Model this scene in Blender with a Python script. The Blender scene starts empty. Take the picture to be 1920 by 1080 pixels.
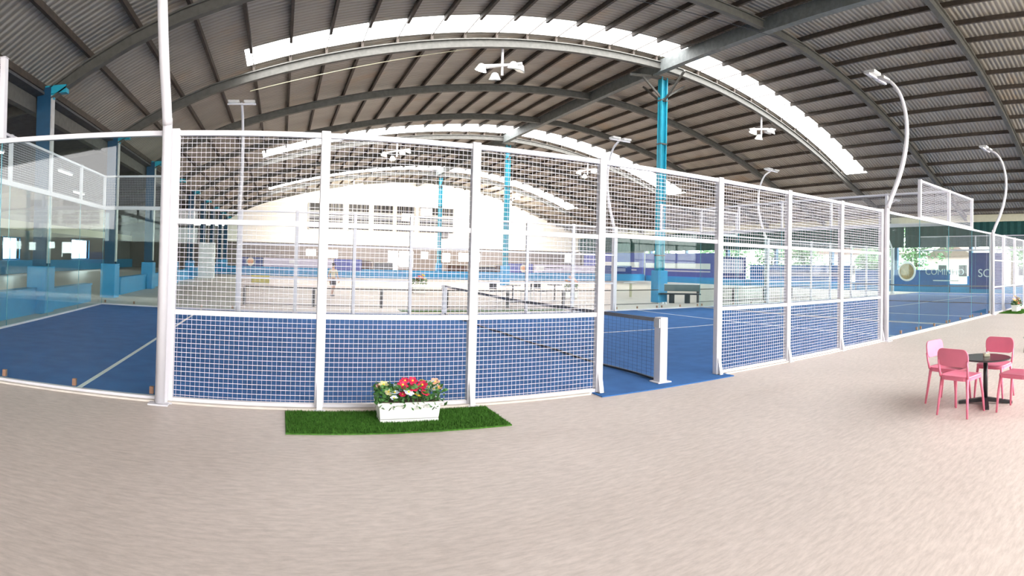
import bpy, bmesh, math, random
from math import pi, sin, cos, sqrt, atan2, radians
from mathutils import Vector, Matrix
random.seed(7)
S = bpy.context.scene
COL = S.collection

# ------------------------------------------------------------------ camera (phone panorama: tilted cylinder)
F, CY = 1048.0, 476.06
YAW, PITCH, ROLL = 0.4135, 0.0165, 0.0239
CAM = Vector((5.438, -6.086, 1.6365))
cam = bpy.data.cameras.new('camera'); cam_ob = bpy.data.objects.new('camera', cam); COL.objects.link(cam_ob)
cam.type = 'PANO'; cam.panorama_type = 'CENTRAL_CYLINDRICAL'
cam.central_cylindrical_range_u_min = -960/F; cam.central_cylindrical_range_u_max = 960/F
cam.central_cylindrical_range_v_min = -(1080-CY)/F; cam.central_cylindrical_range_v_max = CY/F
cam.central_cylindrical_radius = 1.0
cam.clip_start = 0.05; cam.clip_end = 500
fw = Vector((sin(YAW)*cos(PITCH), cos(YAW)*cos(PITCH), sin(PITCH)))
r0 = Vector((cos(YAW), -sin(YAW), 0)); u0 = r0.cross(fw)
rr = cos(ROLL)*r0 + sin(ROLL)*u0; uu = -sin(ROLL)*r0 + cos(ROLL)*u0
cam_ob.matrix_world = Matrix(((rr.x, uu.x, -fw.x, CAM.x), (rr.y, uu.y, -fw.y, CAM.y), (rr.z, uu.z, -fw.z, CAM.z), (0, 0, 0, 1)))
S.camera = cam_ob

# ------------------------------------------------------------------ world, exposure, light
S.view_settings.view_transform = 'Standard'; S.view_settings.look = 'None'
S.view_settings.gamma = 1.0; S.view_settings.use_curve_mapping = False
S.view_settings.exposure = 1.88
w = bpy.data.worlds.new('sky'); S.world = w; w.use_nodes = True
wn, wl = w.node_tree.nodes, w.node_tree.links
bg = wn['Background']; bg.inputs['Strength'].default_value = 3.4
tc = wn.new('ShaderNodeTexCoord'); sep = wn.new('ShaderNodeSeparateXYZ'); wl.new(tc.outputs['Generated'], sep.inputs[0])
rmp = wn.new('ShaderNodeValToRGB'); wl.new(sep.outputs['Z'], rmp.inputs[0]); wl.new(rmp.outputs[0], bg.inputs['Color'])
rmp.color_ramp.elements[0].position = 0.0; rmp.color_ramp.elements[0].color = (1.0, 0.985, 0.96, 1)
rmp.color_ramp.elements[1].position = 0.7; rmp.color_ramp.elements[1].color = (0.93, 0.96, 1.0, 1)
sun = bpy.data.lights.new('sun', 'SUN'); sun.energy = 1.5; sun.angle = radians(20); sun.color = (1, .96, .9)
sun_ob = bpy.data.objects.new('sun', sun); COL.objects.link(sun_ob); sun_ob.rotation_euler = (radians(35), radians(18), 0)
try:
    S.cycles.max_bounces = 10; S.cycles.transparent_max_bounces = 40; S.cycles.diffuse_bounces = 5
    S.cycles.use_denoising = True; S.cycles.sample_clamp_indirect = 8.0; S.cycles.caustics_reflective = False; S.cycles.caustics_refractive = False
except Exception: pass

# ------------------------------------------------------------------ materials
MATS = {}
def mat(name, col, rough=0.5, metal=0.0, var=0.06, scale=6.0, spec=0.5, bump=0.0, stretch=(1, 1, 1), emit=0.0):
    if name in MATS: return MATS[name]
    m = bpy.data.materials.new(name); m.use_nodes = True; MATS[name] = m
    n, l = m.node_tree.nodes, m.node_tree.links; p = n['Principled BSDF']
    p.inputs['Roughness'].default_value = rough; p.inputs['Metallic'].default_value = metal
    p.inputs['Specular IOR Level'].default_value = spec
    t = n.new('ShaderNodeTexCoord'); mp = n.new('ShaderNodeMapping'); mp.inputs['Scale'].default_value = stretch
    l.new(t.outputs['Object'], mp.inputs[0])
    no = n.new('ShaderNodeTexNoise'); no.inputs['Scale'].default_value = scale; no.inputs['Detail'].default_value = 4
    l.new(mp.outputs[0], no.inputs['Vector'])
    r = n.new('ShaderNodeValToRGB'); l.new(no.outputs['Fac'], r.inputs[0])
    r.color_ramp.elements[0].position = 0.3; r.color_ramp.elements[1].position = 0.7
    r.color_ramp.elements[0].color = tuple(max(0, c*(1-var)) for c in col)+(1,)
    r.color_ramp.elements[1].color = tuple(min(1, c*(1+var)) for c in col)+(1,)
    l.new(r.outputs[0], p.inputs['Base Color'])
    if bump:
        b = n.new('ShaderNodeBump'); b.inputs['Strength'].default_value = bump; b.inputs['Distance'].default_value = 0.02
        l.new(no.outputs['Fac'], b.inputs['Height']); l.new(b.outputs[0], p.inputs['Normal'])
    if emit:
        p.inputs['Emission Strength'].default_value = emit; p.inputs['Emission Color'].default_value = tuple(col)+(1,)
    return m

def glass_mat(name, tint, gloss=0.9, ior=1.45):
    m = bpy.data.materials.new(name); m.use_nodes = True; n, l = m.node_tree.nodes, m.node_tree.links
    n.remove(n['Principled BSDF']); out = n['Material Output']
    tr = n.new('ShaderNodeBsdfTransparent'); tr.inputs[0].default_value = tuple(tint)+(1,)
    gl = n.new('ShaderNodeBsdfGlossy'); gl.inputs['Roughness'].default_value = 0.02; gl.inputs['Color'].default_value = (gloss, gloss, gloss, 1)
    fr = n.new('ShaderNodeFresnel'); fr.inputs['IOR'].default_value = ior
    ge = n.new('ShaderNodeNewGeometry'); sb = n.new('ShaderNodeMath'); sb.operation = 'SUBTRACT'; sb.inputs[0].default_value = 1; l.new(ge.outputs['Backfacing'], sb.inputs[1])
    mu = n.new('ShaderNodeMath'); mu.operation = 'MULTIPLY'; l.new(fr.outputs[0], mu.inputs[0]); l.new(sb.outputs[0], mu.inputs[1])
    mx = n.new('ShaderNodeMixShader'); l.new(mu.outputs[0], mx.inputs[0]); l.new(tr.outputs[0], mx.inputs[1]); l.new(gl.outputs[0], mx.inputs[2])
    l.new(mx.outputs[0], out.inputs['Surface']); return m

M_WHITE = mat('white_powder_coat', (0.64, 0.62, 0.65), 0.35, var=0.02)
M_WIRE = mat('white_wire', (0.66, 0.65, 0.70), 0.4, var=0.02)
M_TURF = mat('blue_court_turf', (0.04, 0.14, 0.37), 0.85, var=0.12, scale=3, spec=0.2)
M_LINE = mat('white_court_line', (0.75, 0.75, 0.73), 0.8, var=0.05)
M_GLASS = glass_mat('court_glass', (0.90, 0.96, 0.95))
M_GLASS_EDGE = mat('glass_edge', (0.10, 0.35, 0.42), 0.2, var=0.05)
M_CLAMP = mat('bronze_clamp', (0.30, 0.17, 0.11), 0.5, 0.3)
M_STEEL = mat('dark_grey_steel', (0.085, 0.08, 0.07), 0.6, var=0.2)
M_PURLIN = mat('brown_purlin_steel', (0.055, 0.04, 0.03), 0.7, var=0.3)
M_RIDGE = mat('ridge_beam_steel', (0.14, 0.15, 0.145), 0.6, var=0.2)
M_TEAL = mat('teal_paint', (0.02, 0.33, 0.46), 0.4, var=0.06)
M_NAVY = mat('navy_teal_paint', (0.006, 0.055, 0.12), 0.5, var=0.1)
M_SKYBLUE = mat('sky_blue_paint', (0.05, 0.30, 0.58), 0.5, var=0.06)
M_WALL = mat('white_plaster', (0.86, 0.83, 0.77), 0.8, var=0.03)
M_CREAM = mat('cream_paint', (0.62, 0.58, 0.42), 0.7, var=0.05)
M_DARKW = mat('dim_grey_cladding', (0.20, 0.195, 0.19), 0.8, var=0.15, stretch=(1, 1, 6))
M_LEANROOF = mat('dark_lean_to_sheet', (0.06, 0.06, 0.062), 0.7, var=0.25)
M_GREEN_NET = mat('dark_green_shade_cloth', (0.006, 0.055, 0.048), 0.8, var=0.15)
M_BLACK = mat('black_metal', (0.02, 0.021, 0.024), 0.4, var=0.15)
M_PINK = mat('pink_plastic', (0.78, 0.20, 0.30), 0.45, var=0.04)
M_TABLE = mat('black_table_laminate', (0.035, 0.032, 0.035), 0.25, var=0.1)
M_GREY = mat('grey_metal', (0.35, 0.34, 0.33), 0.4, 0.5)
M_SILVER = mat('silver_housing', (0.55, 0.54, 0.53), 0.45, 0.2)
M_LAMP = mat('lit_lamp_glass', (1.0, 0.93, 0.80), 0.3, emit=14.0)
M_LAMP_DIM = mat('lamp_glass', (0.8, 0.8, 0.75), 0.2)
M_TUBE = mat('lit_fluorescent_tube', (0.95, 1.0, 1.0), 0.3, emit=4.0)
M_POT = mat('white_planter_plastic', (0.80, 0.79, 0.74), 0.4, var=0.03)
M_LEAF = mat('leaf_green', (0.05, 0.16, 0.03), 0.6, var=0.5, scale=20)
M_LEAF2 = mat('yellow_green_leaf', (0.32, 0.36, 0.08), 0.6, var=0.3, scale=20)
M_TREE = mat('tree_leaf', (0.07, 0.14, 0.045), 0.7, var=0.5, scale=2)
M_BARK = mat('bark', (0.10, 0.07, 0.05), 0.9, var=0.3)
M_GRASS = mat('artificial_grass', (0.055, 0.15, 0.022), 0.9, var=0.35, scale=30, spec=0.1)
M_DRAIN = mat('dark_rail', (0.05, 0.045, 0.04), 0.6)
M_KERB = mat('concrete_kerb', (0.62, 0.56, 0.50), 0.8, var=0.08)
M_BANNER = mat('indigo_banner', (0.10, 0.12, 0.42), 0.6, var=0.08)
M_NAVYB = mat('navy_banner', (0.02, 0.05, 0.22), 0.6, var=0.08)
M_LILAC = mat('lilac_banner', (0.62, 0.58, 0.72), 0.6, var=0.06)
M_BLUEB = mat('royal_blue_banner', (0.02, 0.13, 0.38), 0.6, var=0.1)
M_PRINT = mat('white_print', (0.78, 0.79, 0.80), 0.6)
M_SOFT = mat('grey_print', (0.28, 0.30, 0.45), 0.6)
M_OCHRE = mat('ochre_print', (0.34, 0.24, 0.10), 0.6, var=0.3, scale=8)
M_ORANGE = mat('orange_print', (0.72, 0.33, 0.16), 0.6, var=0.3, scale=8)
M_SKIN = mat('skin', (0.55, 0.34, 0.24), 0.6)
M_HAIR = mat('hair', (0.03, 0.02, 0.02), 0.6)
M_SHIRT = mat('khaki_shirt', (0.50, 0.46, 0.33), 0.8)
M_SHORTS = mat('dark_shorts', (0.05, 0.045, 0.05), 0.8)
M_ROSE = mat('rose_building', (0.62, 0.42, 0.40), 0.8)
M_PALE = mat('pale_building', (0.80, 0.80, 0.80), 0.8)
M_NET = mat('dark_net_cord', (0.03, 0.04, 0.07), 0.8)
M_TAPE = mat('net_tape', (0.20, 0.19, 0.20), 0.7)
M_BROWN = mat('brown_panel', (0.16, 0.10, 0.08), 0.8)
M_YELLOW = mat('yellow_plastic', (0.62, 0.55, 0.12), 0.5)
M_FRAME = mat('louvre_frame', (0.5, 0.47, 0.43), 0.6)
M_LOUVRE = mat('dark_louvre', (0.012, 0.010, 0.012), 0.6)

# beige floor with fine grain
def floor_mat():
    m = mat('beige_floor', (0.585, 0.50, 0.45), 0.45, spec=.3, var=0.05, scale=0.7)
    n, l = m.node_tree.nodes, m.node_tree.links; p = n['Principled BSDF']
    t = n.new('ShaderNodeTexCoord'); mp = n.new('ShaderNodeMapping'); mp.inputs['Scale'].default_value = (2.2, 9, 1)
    mp.inputs['Rotation'].default_value = (0, 0, radians(-8))
    l.new(t.outputs['Object'], mp.inputs[0])
    a = n.new('ShaderNodeTexNoise'); a.inputs['Scale'].default_value = 3.2; a.inputs['Detail'].default_value = 8; a.inputs['Roughness'].default_value = .7
    l.new(mp.outputs[0], a.inputs['Vector'])
    r = n.new('ShaderNodeValToRGB'); l.new(a.outputs['Fac'], r.inputs[0])
    r.color_ramp.elements[0].position = .35; r.color_ramp.elements[0].color = (.84, .83, .82, 1)
    r.color_ramp.elements[1].position = .62; r.color_ramp.elements[1].color = (1.08, 1.08, 1.08, 1)
    mx = n.new('ShaderNodeMix'); mx.data_type = 'RGBA'; mx.blend_type = 'MULTIPLY'; mx.inputs[0].default_value = 1
    src = p.inputs['Base Color'].links[0].from_socket
    l.new(src, mx.inputs[6]); l.new(r.outputs[0], mx.inputs[7]); l.new(mx.outputs[2], p.inputs['Base Color'])
    return m
M_FLOOR = floor_mat()

# insulated corrugated roof sheet
def roof_mat():
    m = mat('corrugated_roof_sheet', (0.33, 0.30, 0.258), 0.45, 0.0, var=0.14, scale=0.35, stretch=(1, 3, 1))
    n, l = m.node_tree.nodes, m.node_tree.links; p = n['Principled BSDF']
    t = n.new('ShaderNodeTexCoord')
    wv = n.new('ShaderNodeTexWave'); wv.wave_type = 'BANDS'; wv.bands_direction = 'Y'; wv.inputs['Scale'].default_value = 1.6
    wv.inputs['Distortion'].default_value = 0.3
    l.new(t.outputs['Object'], wv.inputs['Vector'])
    b = n.new('ShaderNodeBump'); b.inputs['Strength'].default_value = 0.7; b.inputs['Distance'].default_value = 0.04
    l.new(wv.outputs['Fac'], b.inputs['Height']); l.new(b.outputs[0], p.inputs['Normal'])
    r = n.new('ShaderNodeValToRGB'); l.new(wv.outputs['Fac'], r.inputs[0])
    r.color_ramp.elements[0].position = 0.0; r.color_ramp.elements[0].color = (.62, .6, .58, 1)
    r.color_ramp.elements[1].position = .35; r.color_ramp.elements[1].color = (1, 1, 1, 1)
    mx = n.new('ShaderNodeMix'); mx.data_type = 'RGBA'; mx.blend_type = 'MULTIPLY'; mx.inputs[0].default_value = 1
    src = p.inputs['Base Color'].links[0].from_socket
    # rust stains
    no = n.new('ShaderNodeTexNoise'); no.inputs['Scale'].default_value = .55; no.inputs['Detail'].default_value = 6
    l.new(t.outputs['Object'], no.inputs['Vector'])
    r2 = n.new('ShaderNodeValToRGB'); l.new(no.outputs['Fac'], r2.inputs[0])
    r2.color_ramp.elements[0].position = .58; r2.color_ramp.elements[0].color = (0, 0, 0, 1)
    r2.color_ramp.elements[1].position = .75; r2.color_ramp.elements[1].color = (.6, .6, .6, 1)
    m2 = n.new('ShaderNodeMix'); m2.data_type = 'RGBA'; l.new(r2.outputs[0], m2.inputs[0]); l.new(src, m2.inputs[6]); m2.inputs[7].default_value = (.36, .24, .13, 1)
    l.new(m2.outputs[2], mx.inputs[6]); l.new(r.outputs[0], mx.inputs[7]); l.new(mx.outputs[2], p.inputs['Base Color'])
    return m
M_ROOF = roof_mat()

def skylight_mat():
    m = bpy.data.materials.new('translucent_skylight'); m.use_nodes = True; n, l = m.node_tree.nodes, m.node_tree.links
    n.remove(n['Principled BSDF']); out = n['Material Output']
    a = n.new('ShaderNodeBsdfTranslucent'); a.inputs[0].default_value = (1, 1, .98, 1)
    b = n.new('ShaderNodeBsdfTransparent'); b.inputs[0].default_value = (1, 1, 1, 1)
    mx = n.new('ShaderNodeMixShader'); mx.inputs[0].default_value = 0.5
    l.new(a.outputs[0], mx.inputs[1]); l.new(b.outputs[0], mx.inputs[2]); l.new(mx.outputs[0], out.inputs['Surface']); return m
M_SKYLIGHT = skylight_mat()

# ------------------------------------------------------------------ mesh builder
class B:
    def __init__(s): s.v = []; s.f = []
    def add(s, vs, fs):
        o = len(s.v); s.v += [tuple(v) for v in vs]; s.f += [tuple(i+o for i in f) for f in fs]; return s
    def box(s, x0, x1, y0, y1, z0, z1):
        return s.add([(x, y, z) for z in (z0, z1) for y in (y0, y1) for x in (x0, x1)],
                     [(0, 2, 3, 1), (4, 5, 7, 6), (0, 1, 5, 4), (2, 6, 7, 3), (0, 4, 6, 2), (1, 3, 7, 5)])
    def cbox(s, c, d): return s.box(c[0]-d[0]/2, c[0]+d[0]/2, c[1]-d[1]/2, c[1]+d[1]/2, c[2]-d[2]/2, c[2]+d[2]/2)
    def bar(s, a, b, wd, hd=None, up=(0, 0, 1)):
        a, b = Vector(a), Vector(b); d = (b-a).normalized(); upv = Vector(up)
        if abs(d.dot(upv)) > .99: upv = Vector((1, 0, 0))
        sd = d.cross(upv).normalized(); u = sd.cross(d).normalized(); hd = hd or wd
        vs = [p+sd*i*wd/2+u*j*hd/2 for p in (a, b) for i, j in ((-1, -1), (1, -1), (1, 1), (-1, 1))]
        return s.add(vs, [(0, 1, 2, 3), (7, 6, 5, 4), (0, 4, 5, 1), (1, 5, 6, 2), (2, 6, 7, 3), (3, 7, 4, 0)])
    def tube(s, pts, r, n=10, caps=True):
        pts = [Vector(p) for p in pts]; rs = r if isinstance(r, (list, tuple)) else [r]*len(pts)
        rings = []; pu = None
        for i, p in enumerate(pts):
            d = (pts[min(i+1, len(pts)-1)]-pts[max(i-1, 0)]).normalized()
            if pu is None:
                pu = Vector((1, 0, 0)) if abs(d.x) < .9 else Vector((0, 1, 0))
            sd = d.cross(pu).normalized(); pu = sd.cross(d).normalized()
            rings.append([p+(sd*cos(2*pi*k/n)+pu*sin(2*pi*k/n))*rs[i] for k in range(n)])
        vs = [v for ring in rings for v in ring]; fs = []
        for i in range(len(pts)-1):
            for k in range(n):
                k2 = (k+1) % n; fs.append((i*n+k, i*n+k2, (i+1)*n+k2, (i+1)*n+k))
        if caps: fs.append(tuple(range(n-1, -1, -1))); fs.append(tuple((len(pts)-1)*n+k for k in range(n)))
        return s.add(vs, fs)
    def lathe(s, prof, c=(0, 0, 0), n=24):
        vs = []; fs = []
        for (r, z) in prof:
            for k in range(n): vs.append((c[0]+r*cos(2*pi*k/n), c[1]+r*sin(2*pi*k/n), c[2]+z))
        for i in range(len(prof)-1):
            for k in range(n):
                k2 = (k+1) % n; fs.append((i*n+k, i*n+k2, (i+1)*n+k2, (i+1)*n+k))
        fs.append(tuple(range(n-1, -1, -1))); fs.append(tuple((len(prof)-1)*n+k for k in range(n)))
        return s.add(vs, fs)
    def prism(s, poly, ax, a, b):
        """extrude a 2D polygon along axis ax ('x','y','z') from a to b"""
        def P(p, t): return {'x': (t, p[0], p[1]), 'y': (p[0], t, p[1]), 'z': (p[0], p[1], t)}[ax]
        n = len(poly); vs = [P(p, a) for p in poly]+[P(p, b) for p in poly]
        return s.add(vs, [tuple(range(n-1, -1, -1)), tuple(range(n, 2*n))]+[(i, (i+1) % n, n+(i+1) % n, n+i) for i in range(n)])
    def build(s, name, m, parent=None, smooth=False, bevel=0, loc=None):
        me = bpy.data.meshes.new(name); me.from_pydata(s.v, [], s.f); me.update()
        bm = bmesh.new(); bm.from_mesh(me); bmesh.ops.recalc_face_normals(bm, faces=bm.faces); bm.to_mesh(me); bm.free()
        if smooth:
            for p in me.polygons: p.use_smooth = True
        me.materials.append(m); o = bpy.data.objects.new(name, me); COL.objects.link(o)
        if parent: o.parent = parent
        if loc: o.location = loc
        if bevel:
            md = o.modifiers.new('bevel', 'BEVEL'); md.width = bevel; md.segments = 2; md.limit_method = 'ANGLE'
        return o

def tag(o, label=None, cat=None, group=None, kind=None):
    if label: o['label'] = label
    if cat: o['category'] = cat
    if group: o['group'] = group
    if kind: o['kind'] = kind
    return o
def struct(o, label, cat, group=None): return tag(o, label, cat, group, 'structure')
def empty(name, loc, rz=0):
    o = bpy.data.objects.new(name, None); COL.objects.link(o); o.location = loc; o.rotation_euler = (0, 0, rz); o.empty_display_size = .1
    return o
def copy_tree(o, parent=None):
    c = o.copy(); COL.objects.link(c)
    if parent: c.parent = parent
    for ch in [x for x in o.children]: copy_tree(ch, c)
    return c
ORD = ['first', 'second', 'third', 'fourth', 'fifth', 'sixth', 'seventh', 'eighth', 'ninth', 'tenth', 'eleventh', 'twelfth', 'thirteenth', 'fourteenth', 'fifteenth', 'sixteenth']

# ------------------------------------------------------------------ dimensions
XR = 20.9
def RZ(x):
    d = abs(x-XR)
    if x < XR: return 10.9-.03*d-.008*d*d-(.029*(d-17)**2 if d > 17 else 0)
    return 10.9-.01*d-.0133*d*d if d < 15 else 7.7575-.335*(d-15)
XL, XRT = -0.75, 42.6
FRAMES = [1.2, 7.2, 13.2, 19.1, 25.0, 30.9, 36.8, 42.7, 48.6, 54.5]
SKY = [(11.5, 13.1), (28.5, 30.8), (46.0, 48.55)]
U = 1.0425
PX = [4*U+1.727*k for k in range(4)] + [16*U-1.727*k for k in (3, 2, 1, 0)]
W = 10*U
L = 20*U

# ------------------------------------------------------------------ floor, roof, walls
struct(B().box(-14, 44, -12, 60, -.2, 0).build('floor', M_FLOOR), 'pale beige grained floor running around and behind the blue courts', 'floor')
struct(B().box(-60, 160, -60, 140, -.4, -.2).build('ground', mat('outside_ground', (.30, .31, .26), .9)), 'plain ground outside the hall beyond the open sides', 'ground')

ys = sorted(set([-14, -4.8]+FRAMES+[v for s in SKY for v in s]+[57.4])); nx = 35
xs = [XL+(XRT-XL)*i/nx for i in range(nx+1)]
rb = B()
SKX0, SKX1 = 4.1, 36.0
xs = sorted(set([round(x, 3) for x in xs if min(abs(x-SKX0), abs(x-SKX1), abs(x-XR)) > .4]+[SKX0, SKX1, XR]))
for j in range(len(ys)-1):
    sk = any(abs(ys[j]-s[0]) < .01 for s in SKY)
    for i in range(len(xs)-1):
        if sk and xs[i] >= SKX0-.01 and xs[i+1] <= SKX1+.01: continue
        a, b = xs[i], xs[i+1]; ya, yb = ys[j], ys[j+1]; T = .06
        rb.add([(a, ya, RZ(a)), (b, ya, RZ(b)), (b, yb, RZ(b)), (a, yb, RZ(a)), (a, ya, RZ(a)+T), (b, ya, RZ(b)+T), (b, yb, RZ(b)+T), (a, yb, RZ(a)+T)],
               [(3, 2, 1, 0), (4, 5, 6, 7)])
struct(rb.build('ceiling', M_ROOF), 'arched grey brown corrugated metal roof seen from below', 'ceiling')
names = ['nearest', 'middle', 'farthest']
for k, (ya, yb) in enumerate(SKY):
    for side, (xa, xb) in enumerate(((SKX0, XR-.12), (XR+.12, SKX1))):
        bb = B(); n = 14
        for i in range(n):
            a, b = xa+(xb-xa)*i/n, xa+(xb-xa)*(i+1)/n
            bb.add([(a, ya, RZ(a)+.03), (b, ya, RZ(b)+.03), (b, yb, RZ(b)+.03), (a, yb, RZ(a)+.03)], [(3, 2, 1, 0)])
        o = bb.build('window_%d' % (k*2+side+1), M_SKYLIGHT)
        struct(o, '%s glowing skylight strip on the %s slope of the arched roof' % (names[k], ('left', 'right')[side]), 'skylight', 'translucent roof strips')
# rafters
for k, y in enumerate(FRAMES):
    bb = B(); n = 36; H = .30
    for lvl, wd, hh in ((H/2+.02, .05, H), (.03, .2, .04), (H+.02, .2, .04)):
        for i in range(n):
            a, b = XL+(XRT-XL)*i/n, XL+(XRT-XL)*(i+1)/n
            if a < XR < b: segs = ((a, XR), (XR, b))
            else: segs = ((a, b),)
            for p, q_ in segs:
                bb.bar((p, y, RZ(p)-.17-lvl), (q_, y, RZ(q_)-.17-lvl), wd, hh)
    o = bb.build('trim_%d' % (k+1), M_STEEL)
    struct(o, 'dark grey curved steel rafter, %s from the near end of the hall' % ORD[k], 'rafter', 'curved roof rafters')
# purlins
pxs = [XL+.1+1.245*i for i in range(35)]
for k, x in enumerate(pxs):
    if abs(x-XR) < .3: continue
    z = RZ(x)-.09
    pb = B(); cuts = [-13.8]+([v for s_ in SKY for v in s_] if SKX0 < x < SKX1 else [])+[57]
    for i_ in range(len(cuts)-1):
        if i_ % 2 == 0: pb.box(x-.045, x+.045, cuts[i_], cuts[i_+1], z-.09, z+.08)
        else: pb.box(x-.012, x+.012, cuts[i_], cuts[i_+1], z+.04, z+.08)
    o = pb.build('trim_%d' % (20+k), M_PURLIN)
    struct(o, 'thin dark purlin under the roof, %s' % ('number %d counted from the blue columns towards the open side' % (k+1)), 'purlin', 'roof purlins')
struct(B().box(XR-.14, XR+.14, -12.8, 57, RZ(XR)-.62, RZ(XR)-.1).build('trim_15', M_RIDGE), 'long grey ridge beam carried on the teal columns', 'ridge beam')
# stay cables
cb = B().tube([(8.6, 7.2, 8.6), (15, 6.6, 9.2), (22, 6.2, 9.9)], .012, 6)
tag(cb.build('stay_cable', M_BLACK), 'thin dark cable strung under the roof near the near skylight', 'cable')
cb = B().tube([(4.2, 13.4, 7.4), (12.9, 13.4, 9.75)], .014, 6)
tag(cb.build('stay_cable', M_CREAM), 'pale cable running up to the hanging floodlight cluster', 'cable')
cb = B().tube([(28.5, 13.5, 9.6), (35.9, 13.5, 7.3)], .014, 6)
tag(cb.build('stay_cable', M_STEEL), 'thin cable sagging to the low end of the right skylight', 'cable')

# ridge columns
def teal_column(y, label):
    e = empty('roof_column', (XR+.55, y, 0)); struct(e, label, 'column', 'teal ridge columns')
    b = B(); zt = RZ(XR)-.6
    b.box(-.17, .17, -.02, .02, 1.2, zt).box(-.17, -.12, -.15, .15, 1.2, zt).box(.12, .17, -.15, .15, 1.2, zt)
    b.build('shaft', M_TEAL, e)
    B().box(-.27, .27, -.27, .27, 0, 1.45).build('base_block', M_SKYBLUE, e, bevel=.02)
    c = B()
    for z in (2.1, 4.6, 7.2, 9.2): c.box(-.19, .19, -.17, .17, z, z+.06)
    c.build('band', M_STEEL, e)
    t = B()
    t.bar((-.5, 0, zt-.05), (-1.9, .0, zt-.35+.1), .1); t.box(-.7, .7, -.12, .12, zt-.1, zt)
    for s in (-1, 1): t.bar((0, 0, zt-1.0), (s*1.3, 0, zt-.1), .08); t.bar((0, s*.1, zt-1.1), (0, s*1.5, zt-.05), .08)
    t.build('brace', M_STEEL, e); return e
teal_column(13.8, 'tall teal steel column under the ridge, rising behind the court doorway')
teal_column(31.6, 'slim teal column under the ridge, middle one of the row')
teal_column(49.0, 'thin distant teal column in front of the gable wall')

# left blue columns
for k, y in enumerate([-4.8]+FRAMES[:]):
    if y < 5: continue
    e = empty('roof_column', (-.62, y, 0)); struct(e, 'dark blue steel column with lighter blue base, %s along the low blue wall' % ORD[k-2], 'column', 'blue side columns')
    zt = RZ(-.5)-.2
    B().box(-.19, .19, -.14, -.11, 0, zt).box(-.19, .19, .11, .14, 0, zt).box(-.02, .02, -.12, .12, 0, zt).build('shaft', M_NAVY, e)
    B().box(.16, .22, -.09, .09, 1.3, zt-.2).build('conduit', M_SILVER, e)
    B().box(-.27, .27, -.30, .30, 0, 1.22).build('base_block', M_SKYBLUE, e, bevel=.02)
    B().box(-.2, .6, -.1, .1, zt-.15, zt+.05).prism([(-.19, zt-.9), (.35, zt-.1), (-.19, zt-.1)], 'y', -.05, .05).build('bracket', M_TEAL, e)
# low walls between left columns
for k, (a, b, h) in enumerate(((1.5, 6.9, .62), (7.5, 11.2, .55), (14.6, 18.8, .62), (19.4, 24.7, .62), (25.3, 30.6, .62), (31.2, 42.4, .62))):
    o = B().box(-.85, -.62, a, b, 0, h).box(-.88, -.59, a, b, h, h+.05).build('low_wall', M_SKYBLUE)
    struct(o, 'low sky blue wall between the side columns, %s stretch from the near end' % ORD[k], 'low wall', 'blue parapet stretches')
o = B().box(-1.05, -.85, -12.5, 57, 5.2, 5.6).build('trim_16', M_STEEL); struct(o, 'dark eaves beam over the blue side columns', 'beam')
struct(B().box(-1.0, -.92, -14, 57.2, 5.6, 6.05).build('wall_fascia', M_LEANROOF), 'dark fascia above the eaves beam over the side columns', 'wall')
# lean-to on the left
struct(B().add([(-.6, -14, 5.65), (-12.3, -14, 4.0), (-12.3, 57.4, 4.0), (-.6, 57.4, 5.65), (-.6, -14, 5.72), (-12.3, -14, 4.08), (-12.3, 57.4, 4.08), (-.6, 57.4, 5.72)],
     [(0, 1, 2, 3), (7, 6, 5, 4), (0, 4, 5, 1), (1, 5, 6, 2), (2, 6, 7, 3), (3, 7, 4, 0)]).build('roof_annex', M_LEANROOF), 'dark sloping roof of the side bay left of the blue columns', 'ceiling')
for k, y in enumerate(FRAMES[:8]):
    struct(B().bar((-1, y, 5.4), (-12, y, 3.8), .12, .25).build('annex_rafter_beam', M_STEEL), 'dark sloping beam under the side bay roof, %s from the near end' % ORD[k], 'beam', 'side bay beams')
def wall_with_holes(axis, pos, a0, a1, z0, z1, holes, th):
    """wall in plane axis=pos with rectangular holes (a0,a1,z0,z1) that do not overlap in a"""
    b = B()
    def bx(p, q_, zz0, zz1):
        if q_-p < .01 or zz1-zz0 < .01: return
        if axis == 'x': b.box(pos, pos+th, p, q_, zz0, zz1)
        else: b.box(p, q_, pos, pos+th, zz0, zz1)
    c = a0
    for (h0, h1, hz0, hz1) in sorted(holes):
        bx(c, h0, z0, z1); bx(h0, h1, z0, hz0); bx(h0, h1, hz1, z1); c = h1
    bx(c, a1, z0, z1); return b
holesL = [(6, 8.2, 1.25, 2.5), (11.2, 12.4, 1.4, 2.4), (17, 19, 1.1, 2.5), (26, 28.4, 1.0, 2.4), (38.2, 42.6, 1.0, 2.6)]
struct(wall_with_holes('x', -12.2, -12, 57.4, 0, 4.1, holesL, .2).build('wall_left', M_DARKW), 'grey far wall of the side bay with bright window openings', 'wall')
for k, (a, b, z0, z1) in enumerate(holesL):
    f = B().box(-12.25, -11.95, a-.08, a, z0-.08, z1+.08).box(-12.25, -11.95, b, b+.08, z0-.08, z1+.08).box(-12.25, -11.95, a, b, z1, z1+.08).box(-12.25, -11.95, a, b, z0-.08, z0).box(-12.12, -12.06, (a+b)/2-.03, (a+b)/2+.03, z0, z1)
    struct(f.build('window_%d' % (10+k), M_SKYBLUE), 'blue framed window opening in the side bay wall, %s from the near end' % ORD[k], 'window', 'side bay windows')
struct(B().box(-12, -11.8, -12, 57, 3.0, 3.6).build('trim_17', M_CREAM), 'cream painted band along the side bay wall under its roof', 'beam')
struct(B().box(-12, -11.7, -12, 57, 0, .9).build('wall_dado', M_SKYBLUE), 'sky blue lower part of the side bay wall', 'low wall')
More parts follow.
